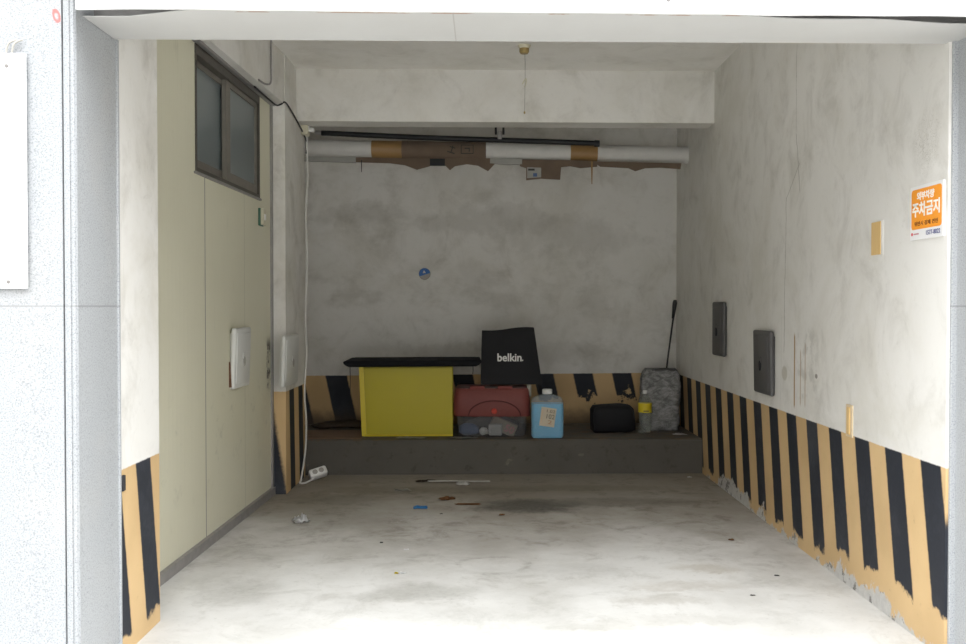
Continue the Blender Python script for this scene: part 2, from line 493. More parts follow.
    g['signred'] = plain('red mark', (.62, .06, .08), .6, var=.05)
    g['whiteboard'] = plain('white board', (.82, .82, .82), .35, var=.02)
    g['rubber'] = plain('black rubber', (.03, .03, .034), .8, var=.2)
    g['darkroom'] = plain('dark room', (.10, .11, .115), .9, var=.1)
    g['screw'] = plain('screw steel', (.20, .19, .18), .5, metal=.5, var=.2)
    g['brass'] = plain('brass fitting', (.34, .25, .10), .45, metal=.4, var=.2)
    g['cloth'] = plain('brown soiled cloth', (.055, .038, .026), .95, var=.4, scale=14)
    g['pink'] = plain('pink print', (.55, .25, .27), .6, var=.1)
    g['bluebag'] = plain('blue pouch', (.07, .12, .26), .45, var=.3)
    g['packet'] = plain('silver white packet', (.46, .46, .45), .4, var=.25, scale=24)
    g['carton'] = plain('tan carton', (.34, .29, .22), .7, var=.1)

def glassy(name, tint, alpha, rough=.12, milky=None):
    m = bpy.data.materials.new(name); m.use_nodes = True
    nt = m.node_tree; nt.nodes.clear()
    out = nt.nodes.new('ShaderNodeOutputMaterial')
    t = nt.nodes.new('ShaderNodeBsdfTransparent'); t.inputs[0].default_value = (*tint, 1)
    p = nt.nodes.new('ShaderNodeBsdfPrincipled')
    p.inputs['Base Color'].default_value = (*(milky or tint), 1); p.inputs['Roughness'].default_value = rough
    nz = nt.nodes.new('ShaderNodeTexNoise'); nz.inputs['Scale'].default_value = 25
    mr = nt.nodes.new('ShaderNodeMapRange'); mr.inputs[3].default_value = alpha - .06; mr.inputs[4].default_value = alpha + .06
    nt.links.new(nz.outputs[0], mr.inputs[0])
    mx = nt.nodes.new('ShaderNodeMixShader')
    nt.links.new(mr.outputs[0], mx.inputs[0]); nt.links.new(t.outputs[0], mx.inputs[1]); nt.links.new(p.outputs[0], mx.inputs[2])
    nt.links.new(mx.outputs[0], out.inputs[0])
    return m
mk()
MAT['clear'] = glassy('clear bottle plastic', (.93, .95, .92), .15, .06, (.55, .57, .55))
MAT['tub'] = glassy('cloudy clear plastic', (.9, .9, .9), .14, .25, (.36, .37, .38))
MAT['jug'] = glassy('milky plastic', (.9, .94, .96), .26, .35, (.55, .58, .60))
MAT['redlid'] = glassy('translucent red plastic', (.75, .12, .09), .86, .55, (.20, .045, .036))
MAT['pane'] = mat('frosted glass', lambda c: dict(color=c.mix(c.noise(3, 3), (.17, .205, .215), (.22, .255, .265)), rough=.3, trans=.25, spec=.5))

# ------------------------------------------------------------------ setting
XR = 1.625
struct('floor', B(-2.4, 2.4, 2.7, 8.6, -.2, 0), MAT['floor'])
struct('ground', B(-14, 14, -16, 2.7, -.2, -.002), MAT['ground'])
struct('wall_right', B(XR, XR + .3, 3.31, 8.4, 0, 3.05), MAT['right'])
bm = bmesh.new(); tbox(bm, -2.2, XR + .3, 7.94, 8.2, 0, 3.05); struct('wall_back', bm, MAT['back'])
struct('ceiling', B(-2.2, XR + .3, 3.2, 8.5, 2.91, 3.1), MAT['ceiling'])
bm = bmesh.new(); tbox(bm, -1.9, XR + .02, 6.64, 6.84, 2.545, 2.95); struct('beam', bm, MAT['beam'])
struct('wall_left_front', B(-1.9, -1.29, 3.30, 3.71, 0, 2.95), MAT['stub'])
# column at the back left, and the little recess behind it
struct('column', B(-1.85, -1.32, 6.22, 6.88, 0, 2.95), MAT['column'])
struct('wall_left_recess', B(-1.8, -1.51, 6.88, 8.1, 0, 2.95), MAT['beam'])

# cream panel wall, very slightly out of square, with the window opening
def PX(y): return -1.466 + .0272 * (y - 4.24)
def pslab(bm, y0, y1, z0, z1, th=.08, off=0):
    prism(bm, [(PX(y0) + off, y0), (PX(y1) + off, y1), (PX(y1) + off - th, y1), (PX(y0) + off - th, y0)], z0, z1)
WY0, WY1, WZ0, WZ1 = 4.72, 5.92, 1.925, 2.565
bm = bmesh.new()
pslab(bm, 3.6, WY0, .04, 2.58); pslab(bm, WY1, 6.24, .04, 2.58); pslab(bm, WY0, WY1, .04, WZ0); pslab(bm, WY0, WY1, WZ1, 2.58)
struct('wall_left', bm, MAT['panel'])
bm = bmesh.new(); prism(bm, [(-1.43, 3.6), (-1.325, 6.23), (-1.7, 6.23), (-1.7, 3.6)], 2.585, 2.95); struct('wall_left_upper', bm, MAT['beam'])
bm = bmesh.new(); pslab(bm, 3.6, 6.22, 2.568, 2.584, .03, .026); struct('trim_1', bm, MAT['steel'])
bm = bmesh.new(); pslab(bm, 3.6, 6.23, 0, .05, .1, .022); struct('baseboard_left', bm, MAT['steel'])
bm = bmesh.new(); pslab(bm, 6.185, 6.225, .04, 2.57, .04, .012); struct('trim_2', bm, MAT['steel'])
# closed room behind the window
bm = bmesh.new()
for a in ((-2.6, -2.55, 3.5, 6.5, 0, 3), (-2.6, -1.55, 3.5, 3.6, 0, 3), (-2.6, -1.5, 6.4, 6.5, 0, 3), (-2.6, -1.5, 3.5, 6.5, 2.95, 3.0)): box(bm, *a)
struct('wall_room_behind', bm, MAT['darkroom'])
# window
w = bpy.data.objects.new('window_1', None); COL.objects.link(w); w['kind'] = 'structure'; w.location = (0, 0, 0)
def ring(bm, y0, y1, z0, z1, t, th, off, tb=None, tt=None, tr=None):
    tb = tb or t; tt = tt or t; tr = tr or t
    pslab(bm, y0, y0 + t, z0, z1, th, off); pslab(bm, y1 - tr, y1, z0, z1, th, off)
    pslab(bm, y0 + t, y1 - tr, z0, z0 + tb, th, off); pslab(bm, y0 + t, y1 - tr, z1 - tt, z1, th, off)
bm = bmesh.new(); ring(bm, WY0, WY1, WZ0, WZ1, .018, .10, .006, .022, .05); link('window_frame', bm, MAT['alu'], w)
bm = bmesh.new(); pslab(bm, WY0 - .02, WY1 + .01, WZ0 - .012, WZ0, .05, .014); link('window_sill', bm, MAT['steel'], w)
for (a, b, off) in ((WY0 + .012, 5.35, -.036), (5.27, WY1 - .014, -.008)):
    bm = bmesh.new(); ring(bm, a, b, WZ0 + .02, WZ1 - .048, .02 if off < -.03 else .075, .026, off, .06, .03, .03)
    s = link('sash', bm, MAT['alu2'], w)
    bm = bmesh.new(); pslab(bm, a + .015, b - .02, WZ0 + .07, WZ1 - .07, .006, off - .01); link('pane', bm, MAT['pane'], s)

# ledge along the back wall
bm = bmesh.new(); tbox(bm, -1.52, XR + .01, 6.965, 7.96, 0, .256)
bmesh.ops.bevel(bm, geom=[e for e in bm.edges if all(v.co.z > .2 and v.co.y < 7.4 for v in e.verts)], offset=.012, segments=2, affect='EDGES')
struct('ledge', bm, MAT['ledge'])

# street front: granite, reveals, lintel
FS = .028
def fbox(bm, x0, x1, y0, y1, z0, z1): tbox(bm, x0, x1, y0, y1, z0, z1, FS)
bm = bmesh.new(); fbox(bm, -7, -1.324, 2.985, 3.35, 0, 8); struct('wall_front_left', bm, MAT['granite'])
bm = bmesh.new(); prism(bm, [(-1.320, 2.961), (-1.284, 2.961), (-1.288, 3.29), (-1.320, 3.29)], 0, 3.4); struct('trim_3', bm, MAT['granite_lifted'])
bm = bmesh.new(); prism(bm, [(-1.320, 2.952), (-1.302, 2.953), (-1.301, 2.956), (-1.297, 2.956), (-1.296, 2.953), (-1.288, 2.953), (-1.282, 2.9605), (-1.320, 2.9605)], 0, 3.4); struct('trim_9', bm, MAT['granite'])
bm = bmesh.new(); fbox(bm, 1.69, 7, 2.985, 3.35, 0, 8); struct('wall_front_right', bm, MAT['granite'])
bm = bmesh.new(); prism(bm, [(1.652, 3.008), (1.688, 3.008), (1.688, 3.32), (1.652, 3.32)], 0, 2.18); struct('trim_4', bm, MAT['granite_lifted'])
struct('trim_5', B(-1.31, -1.281, 3.29, 3.304, 0, 2.18, bev=.003), MAT['granite_lifted'])
struct('trim_6', B(1.634, 1.665, 3.295, 3.31, 0, 2.18, bev=.003), MAT['granite_lifted'])
bm = bmesh.new(); fbox(bm, -1.33, 1.70, 3.14, 3.30, 2.178, 8); struct('wall_front_upper', bm, MAT['steel'])  # steel colour darkens the cavity behind the fascia, painting in its shade
# soffit sheet: its front edge has pulled back at both ends
bm = bmesh.new()
N = 40; top = []; lo = []
def sof(x):
    s = 0
    if x < -.90: s += .085 * min(1, (-.90 - x) / .25)
    if x > .75: s += .095 * min(1, (x - .75) / .40) * (.75 + .25 * math.sin(x * 9))
    return 2.967 + FS * x + s + .003 * mnoise.noise(Vector((x * 3, 0, 0)))
poly = [(-1.283 + i / N * 2.965, sof(-1.283 + i / N * 2.965)) for i in range(N + 1)] + [(1.682, 3.335), (-1.283, 3.270)]
prism(bm, poly, 2.174, 2.177); struct('trim_7', bm, MAT['soffit'])
# fascia sheet with a slightly wavy lower edge
bm = bmesh.new(); rows = []
N = 60
for i in range(N + 1):
    x = -1.262 + i / N * 3.6
    zz = 2.167 + .004 * mnoise.noise(Vector((x * 1.7, 3, 0))) + .002 * mnoise.noise(Vector((x * 6, 7, 0)))
    y = 2.945 + FS * x + .003 * mnoise.noise(Vector((x * 2, 9, 0)))
    rows.append([(x, y, zz), (x, y, 3.4), (x, y + .012, 3.4), (x, y + .012, zz)])
fas = struct('trim_8', loft(rows), MAT['fascia'])
for px, pz in ((-1.235, 2.213), (-.216, 2.205), (.574, 2.208)):
    link('screw', lathe([(.0, -.003), (.006, -.003), (.006, 0), (0, 0)], 10, 'y'), MAT['screw'], fas, (px, 2.945 + FS * px - .001, pz))

# ------------------------------------------------------------------ things on the walls
def wall_box(name, label, loc, rz, w, h, d, m, latch_m, group, tilt=0, rust=False):
    t = thing(name, label, 'wall box', loc, 0, group, rot=(0, tilt, rz))
    link('back_box', B(-d * .5, .004, -w / 2 + .02, w / 2 - .02, -h / 2 + .01, h / 2 - .03, bev=.004), m, t, smooth='auto')
    bm = bmesh.new(); box(bm, -d, -d * .18, -w / 2, w / 2, -h / 2, h / 2, bev=.012, seg=3)
    cov = link('cover', bm, m, t, smooth='auto')
    link('door', B(-d - .004, -d + .002, -w / 2 + .03, w / 2 - .03, -h / 2 + .03, h / 2 - .03, bev=.003), m, t, smooth='auto')
    if rust:
        bm = bmesh.new(); q4 = [(-d * .62, -h / 2 + .012), (-.001, -h / 2 + .012), (-.001, -h * .05), (-d * .2, -h * .05)]
        a4 = [bm.verts.new((x, w / 2 - .006, z)) for x, z in q4]; b4 = [bm.verts.new((x, w / 2 + .001, z)) for x, z in q4]
        bm.faces.new(a4); bm.faces.new(b4[::-1])
        for i in range(4): bm.faces.new((a4[(i + 1) % 4], a4[i], b4[i], b4[(i + 1) % 4]))
        link('rust_streak', bm, MAT['rust'], t)
    bm = lathe([(0, -.004), (.020, -.004), (.024, 0), (.024, .003), (0, .003)], 20, 'x')
    lo = link('latch_ring', bm, m, t, (-d - .003, 0, .01), smooth='auto')
    prof = [(0, .026), (.016, .012), (.013, -.012), (0, -.030), (-.013, -.012), (-.016, .012)]
    bm = bmesh.new(); a = [bm.verts.new((-.004, y, z)) for y, z in prof]; b = [bm.verts.new((.004, y, z)) for y, z in prof]
    bm.faces.new(a); bm.faces.new(b[::-1])
    for i in range(6): bm.faces.new((a[i], b[i], b[(i + 1) % 6], a[(i + 1) % 6]))
    link('latch', bm, latch_m, t, (-d - .008, 0, -.018))
    return t
wall_box('utility_box', 'dark grey plastic wall box nearer the back corner, hung higher than its twin', (XR, 6.45, 1.093), 0, .30, .37, .032, MAT['greybox'], MAT['black'], 'dark grey boxes on the right wall')
wall_box('utility_box', 'dark grey plastic wall box just above the stripes, nearer the pale glue spot', (XR, 5.415, .927), 0, .33, .366, .034, MAT['greybox'], MAT['black'], 'dark grey boxes on the right wall', tilt=-.02)
wall_box('utility_box', 'white plastic wall box with rusty edge on the cream panel', (PX(5.43) , 5.43, .953), PI - .0272, .32, .345, .035, MAT['whitebox'], MAT['greyscrap'], 'white boxes on the left side', tilt=-.035, rust=True)
wall_box('utility_box', 'white plastic wall box loose on the striped column', (-1.32, 6.25, .893), PI, .45, .335, .036, MAT['whitebox'], MAT['greyscrap'], 'white boxes on the left side', tilt=-.03)

# parking sign
sg = thing('parking_sign', 'orange and white no parking sign on the right wall near the entrance', 'sign', (XR - .003, 3.457, 1.598))
SM = Matrix(((0, 0, -1), (-1, 0, 0), (0, 1, 0)))      # sign's own x, y, out -> world
def onsign(name, bm, m, par=None):
    for v in bm.verts: v.co = SM @ v.co
    return link(name, bm, m, par or sg)
def rrect(w, h, r, z0, z1, cx=0, cy=0):
    pts = []
    for (sx, sy, a0) in ((1, 1, 0), (-1, 1, PI / 2), (-1, -1, PI), (1, -1, 1.5 * PI)):
        for k in range(6):
            a = a0 + k / 5 * PI / 2
            pts.append((cx + sx * (w / 2 - r) + r * math.cos(a), cy + sy * (h / 2 - r) + r * math.sin(a)))
    bm = bmesh.new(); prism(bm, pts, z0, z1); return bm
W, H = .256, .200
onsign('plate', rrect(W, H, .004, -.003, .004), MAT['signwhite'])
onsign('orange_panel', rrect(W * .92, H * .745, .014, .004, .0048, 0, H * .065), MAT['orange'])
for body, s, w_, h_, cx, cy, m, of in (
    ('외부차량', .04, .53, .155, -.02, .305, 'signtext', .0012), ('주차금지', .06, .84, .275, -.01, .06, 'signtext', .0018),
    ('위반시 강제 견인', .02, .72, .085, 0, -.205, 'signbrown', .0004), ('1577-8022', .02, .42, .085, .22, -.395, 'signnavy', .0004)):
    onsign('lettering', fit(text_bm(body, s, .0004, of), W * w_, H * h_, W * cx, H * cy), MAT[m]).data.transform(Matrix.Translation((-.0052, 0, 0)))
onsign('emblem', rrect(W * .05, H * .055, .003, .004, .0046, -W * .44, -H * .39), MAT['signred'])
onsign('emblem_line', rrect(W * .17, H * .025, .001, .004, .0046, -W * .31, -H * .392), MAT['pink'])

# small fittings on the right wall
t = thing('wood_block', 'small upright tan wooden block set in the right wall left of the sign', 'block', (XR, 3.905, 1.530))
link('block', B(-.006, .001, -.046, .046, -.068, .068, bev=.002), MAT['wood'], t)
link('plaster_edge', B(-.003, .001, -.062, .05, -.072, .072, bev=.001), MAT['beam'], t)
t = thing('conduit_box', 'narrow beige wall cap standing on top of the stripes', 'wall cap', (XR, 4.18, .739))
link('back_plate', B(-.006, .002, -.036, .036, -.072, .072, bev=.002), MAT['beige'], t)
link('channel', B(-.012, -.004, -.018, .012, -.06, .062, bev=.003), MAT['wood'], t)

# blue cap on the back wall
t = thing('wall_pipe', 'round blue and grey capped pipe end on the back wall', 'pipe end', (-.508, 7.927, 1.521))
link('ring', lathe([(0, -.012), (.046, -.012), (.05, -.004), (.05, .006), (0, .006)], 28, 'y'), MAT['greyscrap'], t, smooth='auto')
pts = [(.047 * math.cos(a), .047 * math.sin(a)) for a in [math.radians(8 + k * 199 / 18) for k in range(19)]]
link('blue_half', sheet([(x, z) for x, z in pts], .004), MAT['blue'], t, (0, -.014, 0))
link('arrow', sheet([(-.016, .004), (.010, .008), (-.006, .030)], .002), MAT['signtext'], t, (0, -.017, 0))

# wall switch by the window
t = thing('wall_switch', 'small cream and green switch under the window corner', 'switch', (PX(5.94), 5.94, 1.81))
link('green_base', B(-.002, .012, -.045, .045, -.055, .055, bev=.003), plain('green plastic', (.05, .13, .09), .5), t)
link('switch_plate', B(.01, .03, -.035, .045, -.05, .052, bev=.005), MAT['offwhite'], t)
link('rocker', B(.028, .036, -.012, .012, -.018, .018, bev=.002), MAT['white'], t)

# ceiling lamp holder with pull cord
t = thing('lamp_holder', 'small brass bulb holder on the ceiling with hanging pull cord', 'light fitting', (.25, 6.02, 2.91))
link('rose', lathe([(0, -.02), (.030, -.02), (.040, -.008), (.042, 0), (0, 0)], 24), MAT['offwhite'], t, smooth='auto')
link('socket', lathe([(0, -.052), (.024, -.052), (.031, -.042), (.031, -.02), (0, -.02)], 20), MAT['brass'], t, smooth='auto')
link('pull_cord', tube([(.004, 0, -.05), (.006, 0, -.2), (.002, .004, -.42)], .0018, 6), MAT['greyscrap'], t)
link('cord_clip', tube([(-.012, 0, -.245), (.01, 0, -.21), (.012, .003, -.235), (.002, .004, -.265)], .004, 6, 4), MAT['offwhite'], t)
link('cord_weight', lathe([(0, -.435), (.006, -.430), (.006, -.42), (0, -.415)], 10), MAT['brass'], t, (.002, .004, 0))

# black cable over the panel and column to the socket
tag(link('power_cable', tube([(PX(5.7) + .034, 5.7, 2.575), (PX(6.0) + .034, 6.0, 2.572), (-1.375, 6.205, 2.572), (-1.345, 6.212, 2.578),
    (-1.314, 6.214, 2.590), (-1.311, 6.45, 2.56), (-1.308, 6.75, 2.50), (-1.300, 6.85, 2.45), (-1.302, 6.86, 2.39), (-1.300, 6.85, 2.36)], .0055, 8), MAT['blackcable'], smooth=True),
    'thin black cable bending from the window corner over the column to its socket', 'cable')
tag(link('conduit', tube([(-1.328, 5.86, 2.91), (-1.328, 5.86, 2.72), (-1.329, 5.85, 2.635), (-1.335, 5.74, 2.60), (-1.342, 5.6, 2.592)], .006, 8), MAT['steel'], smooth=True),
    'thin grey conduit dropping from the ceiling to the window top', 'conduit')
# socket + white extension cord
t = thing('wall_socket', 'yellowed socket block at the top of the column by the pipe end', 'socket', (-1.32, 6.80, 2.53))
link('socket_body', B(0, .05, -.05, .05, -.05, .05, bev=.008), MAT['offwhite'], t, smooth='auto')
link('socket_face', lathe([(0, 0), (.026, 0), (.03, .006), (.03, .012), (0, .012)], 20, 'x'), MAT['white'], t, (.048, 0, .005), smooth='auto')
t = thing('extension_cord', 'white extension cord hanging down the column to a multi-plug on the floor', 'cord', (-1.24, 6.72, 0))
def L(p): return (p[0] + 1.24, p[1] - 6.72, p[2])
link('cable', tube([L(p) for p in ((-1.262, 6.80, 2.515), (-1.288, 6.84, 2.50), (-1.296, 6.86, 2.40), (-1.292, 6.87, 2.2), (-1.308, 6.87, 1.9), (-1.30, 6.87, 1.6), (-1.312, 6.87, 1.2),
    (-1.302, 6.85, .9), (-1.318, 6.85, .62), (-1.302, 6.83, .42), (-1.298, 6.78, .22), (-1.305, 6.66, .03), (-1.30, 6.58, .0075), (-1.262, 6.58, .0075), (-1.235, 6.66, .014), (-1.205, 6.70, .03))], .0068, 8), MAT['cable'], t, smooth=True)
link('plug', B(-.028, .012, -.016, .016, -.016, .016, bev=.007), MAT['white'], t, (.0, .06, 2.515), smooth='auto')
mx = Matrix.Translation((.045, .0, .052)) @ Matrix.Rotation(math.radians(24), 4, 'Z') @ Matrix.Rotation(math.radians(-14), 4, 'Y') @ Matrix.Rotation(math.radians(-38), 4, 'X')
mp = link('multi_plug', B(-.068, .062, -.038, .038, -.032, .032, bev=.016, seg=3), MAT['white'], t, smooth='auto'); mp.matrix_basis = mx
for k in (-.026, .02):
    o = link('outlet', lathe([(0, -.002), (.017, -.002), (.019, .002), (0, .002)], 16, 'y'), MAT['greyscrap'], mp, (k, -.039, 0), smooth='auto')

# rubber bumper at the entrance edge
tag(link('rubber_bumper', B(-.004, .008, -.012, .012, -.028, .028, bev=.003), MAT['rubber'], loc=(-1.289, 3.33, .62), smooth='auto'), 'small black rubber stop at the edge of the left entrance wall', 'bumper')

# white board on the granite pillar
t = thing('notice_board', 'plain white board screwed to the granite pillar', 'board', (-1.62, 2.934, 1.66))
MX = Matrix.Rotation(FS, 4, 'Z')
link('board', B(-.19, .192, -.006, .004, -.355, .375, bev=.001), MAT['whiteboard'], t)
for sx, sz in ((.135, -.335), (.135, .335), (-.17, .335), (-.17, -.335)):
    link('screw', lathe([(0, -.002), (.006, -.002), (.006, .0), (0, 0)], 10, 'y'), MAT['screw'], t, (sx, -.007, sz))
for k in (0, .018):
    link('hanging_wire', tube([(.13 + k, .0, .375), (.142 + k, -.006, .405), (.165 + k, 0, .418)], .0035, 6), MAT['greyscrap'], t)

# ------------------------------------------------------------------ wrapped pipe under the ceiling
ax0 = Vector((-1.514, 7.43, 2.4985)); ax1 = Vector((1.64, 7.58, 2.463))
pt = thing('wrapped_pipe', 'white wrapped ceiling pipe patched with tape and torn cardboard along the back wall', 'pipe', (0, 7.5, 2.481))
def PP(x): 
    k = (x - ax0.x) / (ax1.x - ax0.x); return ax0.lerp(ax1, k) - Vector((0, 7.5, 2.481))
def sleeve(name, x0, x1, r, m, seed=0, amp=.002):
    n = max(3, int((x1 - x0) / .06)); rings = []
    for i in range(n + 1):
        p = PP(x0 + (x1 - x0) * i / n)
        rings.append([(p.x, p.y + (r + amp * mnoise.noise(Vector((p.x * 6, k * .8, seed)))) * math.cos(2 * PI * k / 28), p.z + (r + amp * mnoise.noise(Vector((p.x * 6, k * .8, seed + 5)))) * math.sin(2 * PI * k / 28)) for k in range(28)])
    return link(name, loft(rings), m, pt, smooth='auto')
sleeve('pipe_wrap', -1.514, 1.628, .066, MAT['pipe'])
def xat(px, y=7.44): return (px - 485) * y / 940
sleeve('brown_tape', xat(372), xat(403), .0685, MAT['tape'], 2)
sleeve('cardboard_wrap', xat(402), xat(486), .070, MAT['card'], 3, .004)
sleeve('brown_tape', xat(570, 7.52), xat(597, 7.52), .0685, MAT['tape'], 5)
sleeve('pipe_joint', xat(683, 7.58), XR, .070, MAT['pipe'], 7)
# printed arrows left on the cardboard wrap
a = PP(xat(466))
bm = bmesh.new(); fr = .05
for b4 in ((-fr, fr, -.036, -.030), (-fr, fr, .030, .036), (-fr, -fr + .006, -.036, .036), (fr - .006, fr, -.036, .036), (-.02, .02, .004, .012), (.012, .02, -.02, .004)):
    box(bm, b4[0], b4[1], -.001, .001, b4[2], b4[3])
link('printed_mark', bm, MAT['ink'], pt, (a.x + .01, a.y - .0745, a.z))
bm = bmesh.new()
for b4 in ((-.03, .03, -.03, -.022), (-.004, .004, -.02, .03), (-.022, .022, .012, .02)): box(bm, b4[0], b4[1], -.001, .001, b4[2], b4[3])
link('printed_mark', bm, MAT['ink'], pt, (a.x - .11, a.y - .0745, a.z), (0, .3, 0))
def hang(name, pts, m, dy=-.03, th=.004):
    p0 = PP(0)
    out = [(xat(px, 7.46), 1.25 + (306 - py) * 7.43 / 940 - 2.481) for px, py in pts]
    return link(name, sheet(out, th), m, pt, (0, p0.y + dy, 0))
hang('insulation_strip', [(300, 156), (356, 157), (356, 162.5), (300, 160.5)], MAT['foam'], -.03, .03)
hang('insulation_strip', [(490, 158), (522, 158.5), (522, 164), (508, 164.5), (490, 163)], MAT['foam'], -.03, .03)
hang('cardboard_flap_or_gap', [(355, 156), (405, 157), (430, 157), (430, 166), (417, 169.5), (405, 165), (390, 163), (355, 162)], MAT['card'], -.036)
hang('cardboard_flap_or_gap', [(428, 157), (450, 158), (446, 165.5), (430, 165.5)], MAT['black'], -.030)  # black sheet painted in for the dark gap between the flaps
hang('cardboard_flap_or_gap', [(445, 158), (495, 158), (494.5, 164), (488, 171), (478, 165.5), (467, 164), (455, 166), (450, 170), (445, 165)], MAT['card'], -.038)
hang('cardboard_flap_or_gap', [(520, 159), (572, 160), (597, 161), (597, 166.5), (580, 168), (570, 166), (561, 167), (560, 179.5), (541, 178.5), (526, 180), (526, 168), (520, 166)], MAT['card'], -.036)
hang('printed_panel', [(527, 167), (541, 167.5), (541, 177), (527, 178)], MAT['foam'], -.040, .003)
hang('printed_mark', [(528, 168.5), (534.5, 168.5), (534.5, 170.5), (528, 170.5)], MAT['ink'], -.043, .002)
hang('printed_mark', [(533, 173), (537, 173), (537, 176.5), (533, 176.5)], MAT['bluebag'], -.043, .002)
hang('cardboard_flap_or_gap', [(592, 161), (640, 162), (681, 163), (680, 169), (660, 167.5), (645, 168), (635, 171), (628, 168), (600, 166.5)], MAT['card'], -.034)
hang('tape_tail', [(590.5, 161), (592.5, 161), (592, 184), (591.2, 184)], MAT['tape'], -.045, .002)
hang('wire_end', [(361.4, 160), (362.4, 160), (362.2, 172), (361.6, 172)], MAT['black'], -.045, .003)
# black pipe lying on it, and the hanger strap
bp = thing('black_pipe', 'thin black pipe running just above the wrapped pipe', 'pipe', (-.2, 7.40, 2.60))
def q(px, py, y=7.40): return Vector(((px - 485) * y / 940, y, 1.25 + (306 - py) * y / 940)) - Vector((-.2, 7.40, 2.60))
link('tube', tube([q(322, 133.5), q(420, 138), q(510, 141), q(598, 144)], .021, 12), MAT['black'], bp, smooth=True)
link('end_cap', tube([q(594, 144), q(599, 144.2)], .026, 12, smooth=False), MAT['rubber'], bp, smooth='auto')
link('end_cap', tube([q(316, 133.2), q(323, 133.5)], .018, 12, smooth=False), MAT['steel'], bp, smooth='auto')
hg = thing('pipe_hanger', 'twin-rod pipe hanger dropping from the ceiling to the wrapped pipe', 'hanger', (.115, 7.46, 2.60))
for dx in (-.03, .03):
    link('rod', tube([(dx, -.03, .31), (dx, -.03, .0)], .009, 8, smooth=False), MAT['blackcable'], hg)
link('clamp', B(-.018, .018, -.09, -.02, -.045, .018, bev=.006), MAT['steel'], hg, smooth='auto')
ap = PP(.115) + Vector((0, 7.5, 2.481)) - Vector((.115, 7.46, 2.60))
link('strap', loft([[(x, ap.y + r * math.cos(2 * PI * k / 28), ap.z + r * math.sin(2 * PI * k / 28)) for k in range(28)] for x, r in ((-.05, .066), (-.05, .0705), (.05, .0705), (.05, .066))]), MAT['pipe'], hg, smooth='auto')

# ------------------------------------------------------------------ things on the ledge
ZL = .256
# yellow storage cabinet
t = thing('storage_box', 'bright yellow square box standing on the ledge', 'box', (-.602, 7.31, ZL), FS)
hw = .353
rings = [[(-hw + .0 + k, -.175, z), (hw, -.175, z), (hw, .175, z), (-hw + k, .175, z)] for z, k in ((0.003, .022), (.535, .0))]
bm = loft(rings); bmesh.ops.bevel(bm, geom=bm.edges[:], offset=.006, segments=2, affect='EDGES')
link('body', bm, MAT['yellow'], t, smooth='auto')
link('front_panel', loft([[(-hw + k + .035, -.182, z), (hw - .006, -.182, z), (hw - .006, -.172, z), (-hw + k + .035, -.172, z)] for z, k in ((.022, .021), (.525, .0))]), MAT['yellow'], t)
link('edge_lip', loft([[(-hw + k - .006, -.190, z), (-hw + k + .028, -.184, z), (-hw + k + .028, -.165, z), (-hw + k - .006, -.165, z)] for z, k in ((.004, .022), (.535, .0))]), MAT['yellowedge'], t)
link('bottom_lip', B(-hw + .02, hw, -.186, -.17, .003, .018, bev=.003), MAT['yellowedge'], t)
# black tray on top of it
t = thing('tray', 'long black flared tray lid lying on top of the yellow box', 'tray', (-.553, 7.32, ZL + .5365), FS, rot=(0, -.004, FS))
W2 = .513
rings = [[(sx * (W2 - a), sy * (.27 - a * .5), z) for sx, sy in ((-1, -1), (1, -1), (1, 1), (-1, 1))] for a, z in
         ((.036, 0), (.012, .012), (-.002, .026), (-.006, .040), (.002, .044), (.02, .044))]
bm = loft(rings); link('tray_body', bm, MAT['matblack'], t)
link('raised_panel', B(-W2 + .03, W2 - .03, -.25, .25, .042, .047, bev=.002), MAT['matblack'], t)
for sx, dz in ((-.475, -.20), (.455, -.06)):
    link('cord_end', tube([(sx, -.2, .02), (sx + .002, -.205, dz * .5), (sx - .001, -.2, dz)], .003, 6), MAT['blackcable'], t)

# red and clear storage tub
t = thing('toolbox', 'clear plastic tub with a deep red lid between the yellow box and the jug', 'storage tub', (.052, 7.29, ZL))
d0 = .19
def rr(z, hx, hy, p=9): return sring(z, hx, hy, p, 48)
bm = loft([rr(.002, .252, d0 - .012), rr(.02, .262, d0 - .004), rr(.175, .272, d0), rr(.175, .267, d0 - .005), rr(.02, .257, d0 - .01), rr(.008, .247, d0 - .018)])
link('tub_body', bm, MAT['tub'], t, smooth='auto')
bm = loft([rr(.160, .292, d0 + .018), rr(.166, .294, d0 + .021), rr(.28, .292, d0 + .014), rr(.355, .282, d0 + .004), rr(.372, .272, d0 - .006), rr(.365, .266, d0 - .012), rr(.20, .285, d0 + .004), rr(.160, .29, d0 + .012)], cap1=False)
bmesh.ops.contextual_create(bm, geom=[e for e in bm.edges if e.is_boundary and all(abs(v.co.z - .16) > .001 for v in e.verts)])
link('lid', loft([rr(.160, .292, d0 + .018), rr(.168, .294, d0 + .021), rr(.28, .292, d0 + .014), rr(.355, .282, d0 + .004), rr(.370, .270, d0 - .008)], cap0=False), MAT['redlid'], t, smooth='auto'); bm.free()
arc = [(.02 + .196 * math.cos(a), -.0 , .166 + .112 * math.sin(a)) for a in [PI * k / 20 for k in range(21)]]
link('handle_arch', tube([(x, -d0 - .0205 + (z - .164) * .062, z) for x, y, z in arc], .005, 6, 1), plain('deep red', (.075, .014, .012), .6), t)
link('latch_button', lathe([(0, -.012), (.018, -.012), (.022, -.006), (.022, .012), (0, .012)], 20, 'y'), plain('bright red', (.42, .04, .02), .5), t, (.018, -d0 - .02, .2), smooth='auto')
link('lid_rim', loft([rr(.371, .266, d0 - .010), rr(.371, .272, d0 - .004), rr(.384, .268, d0 - .008), rr(.384, .258, d0 - .016)], cap0=False, cap1=False), MAT['tub'], t, smooth='auto')
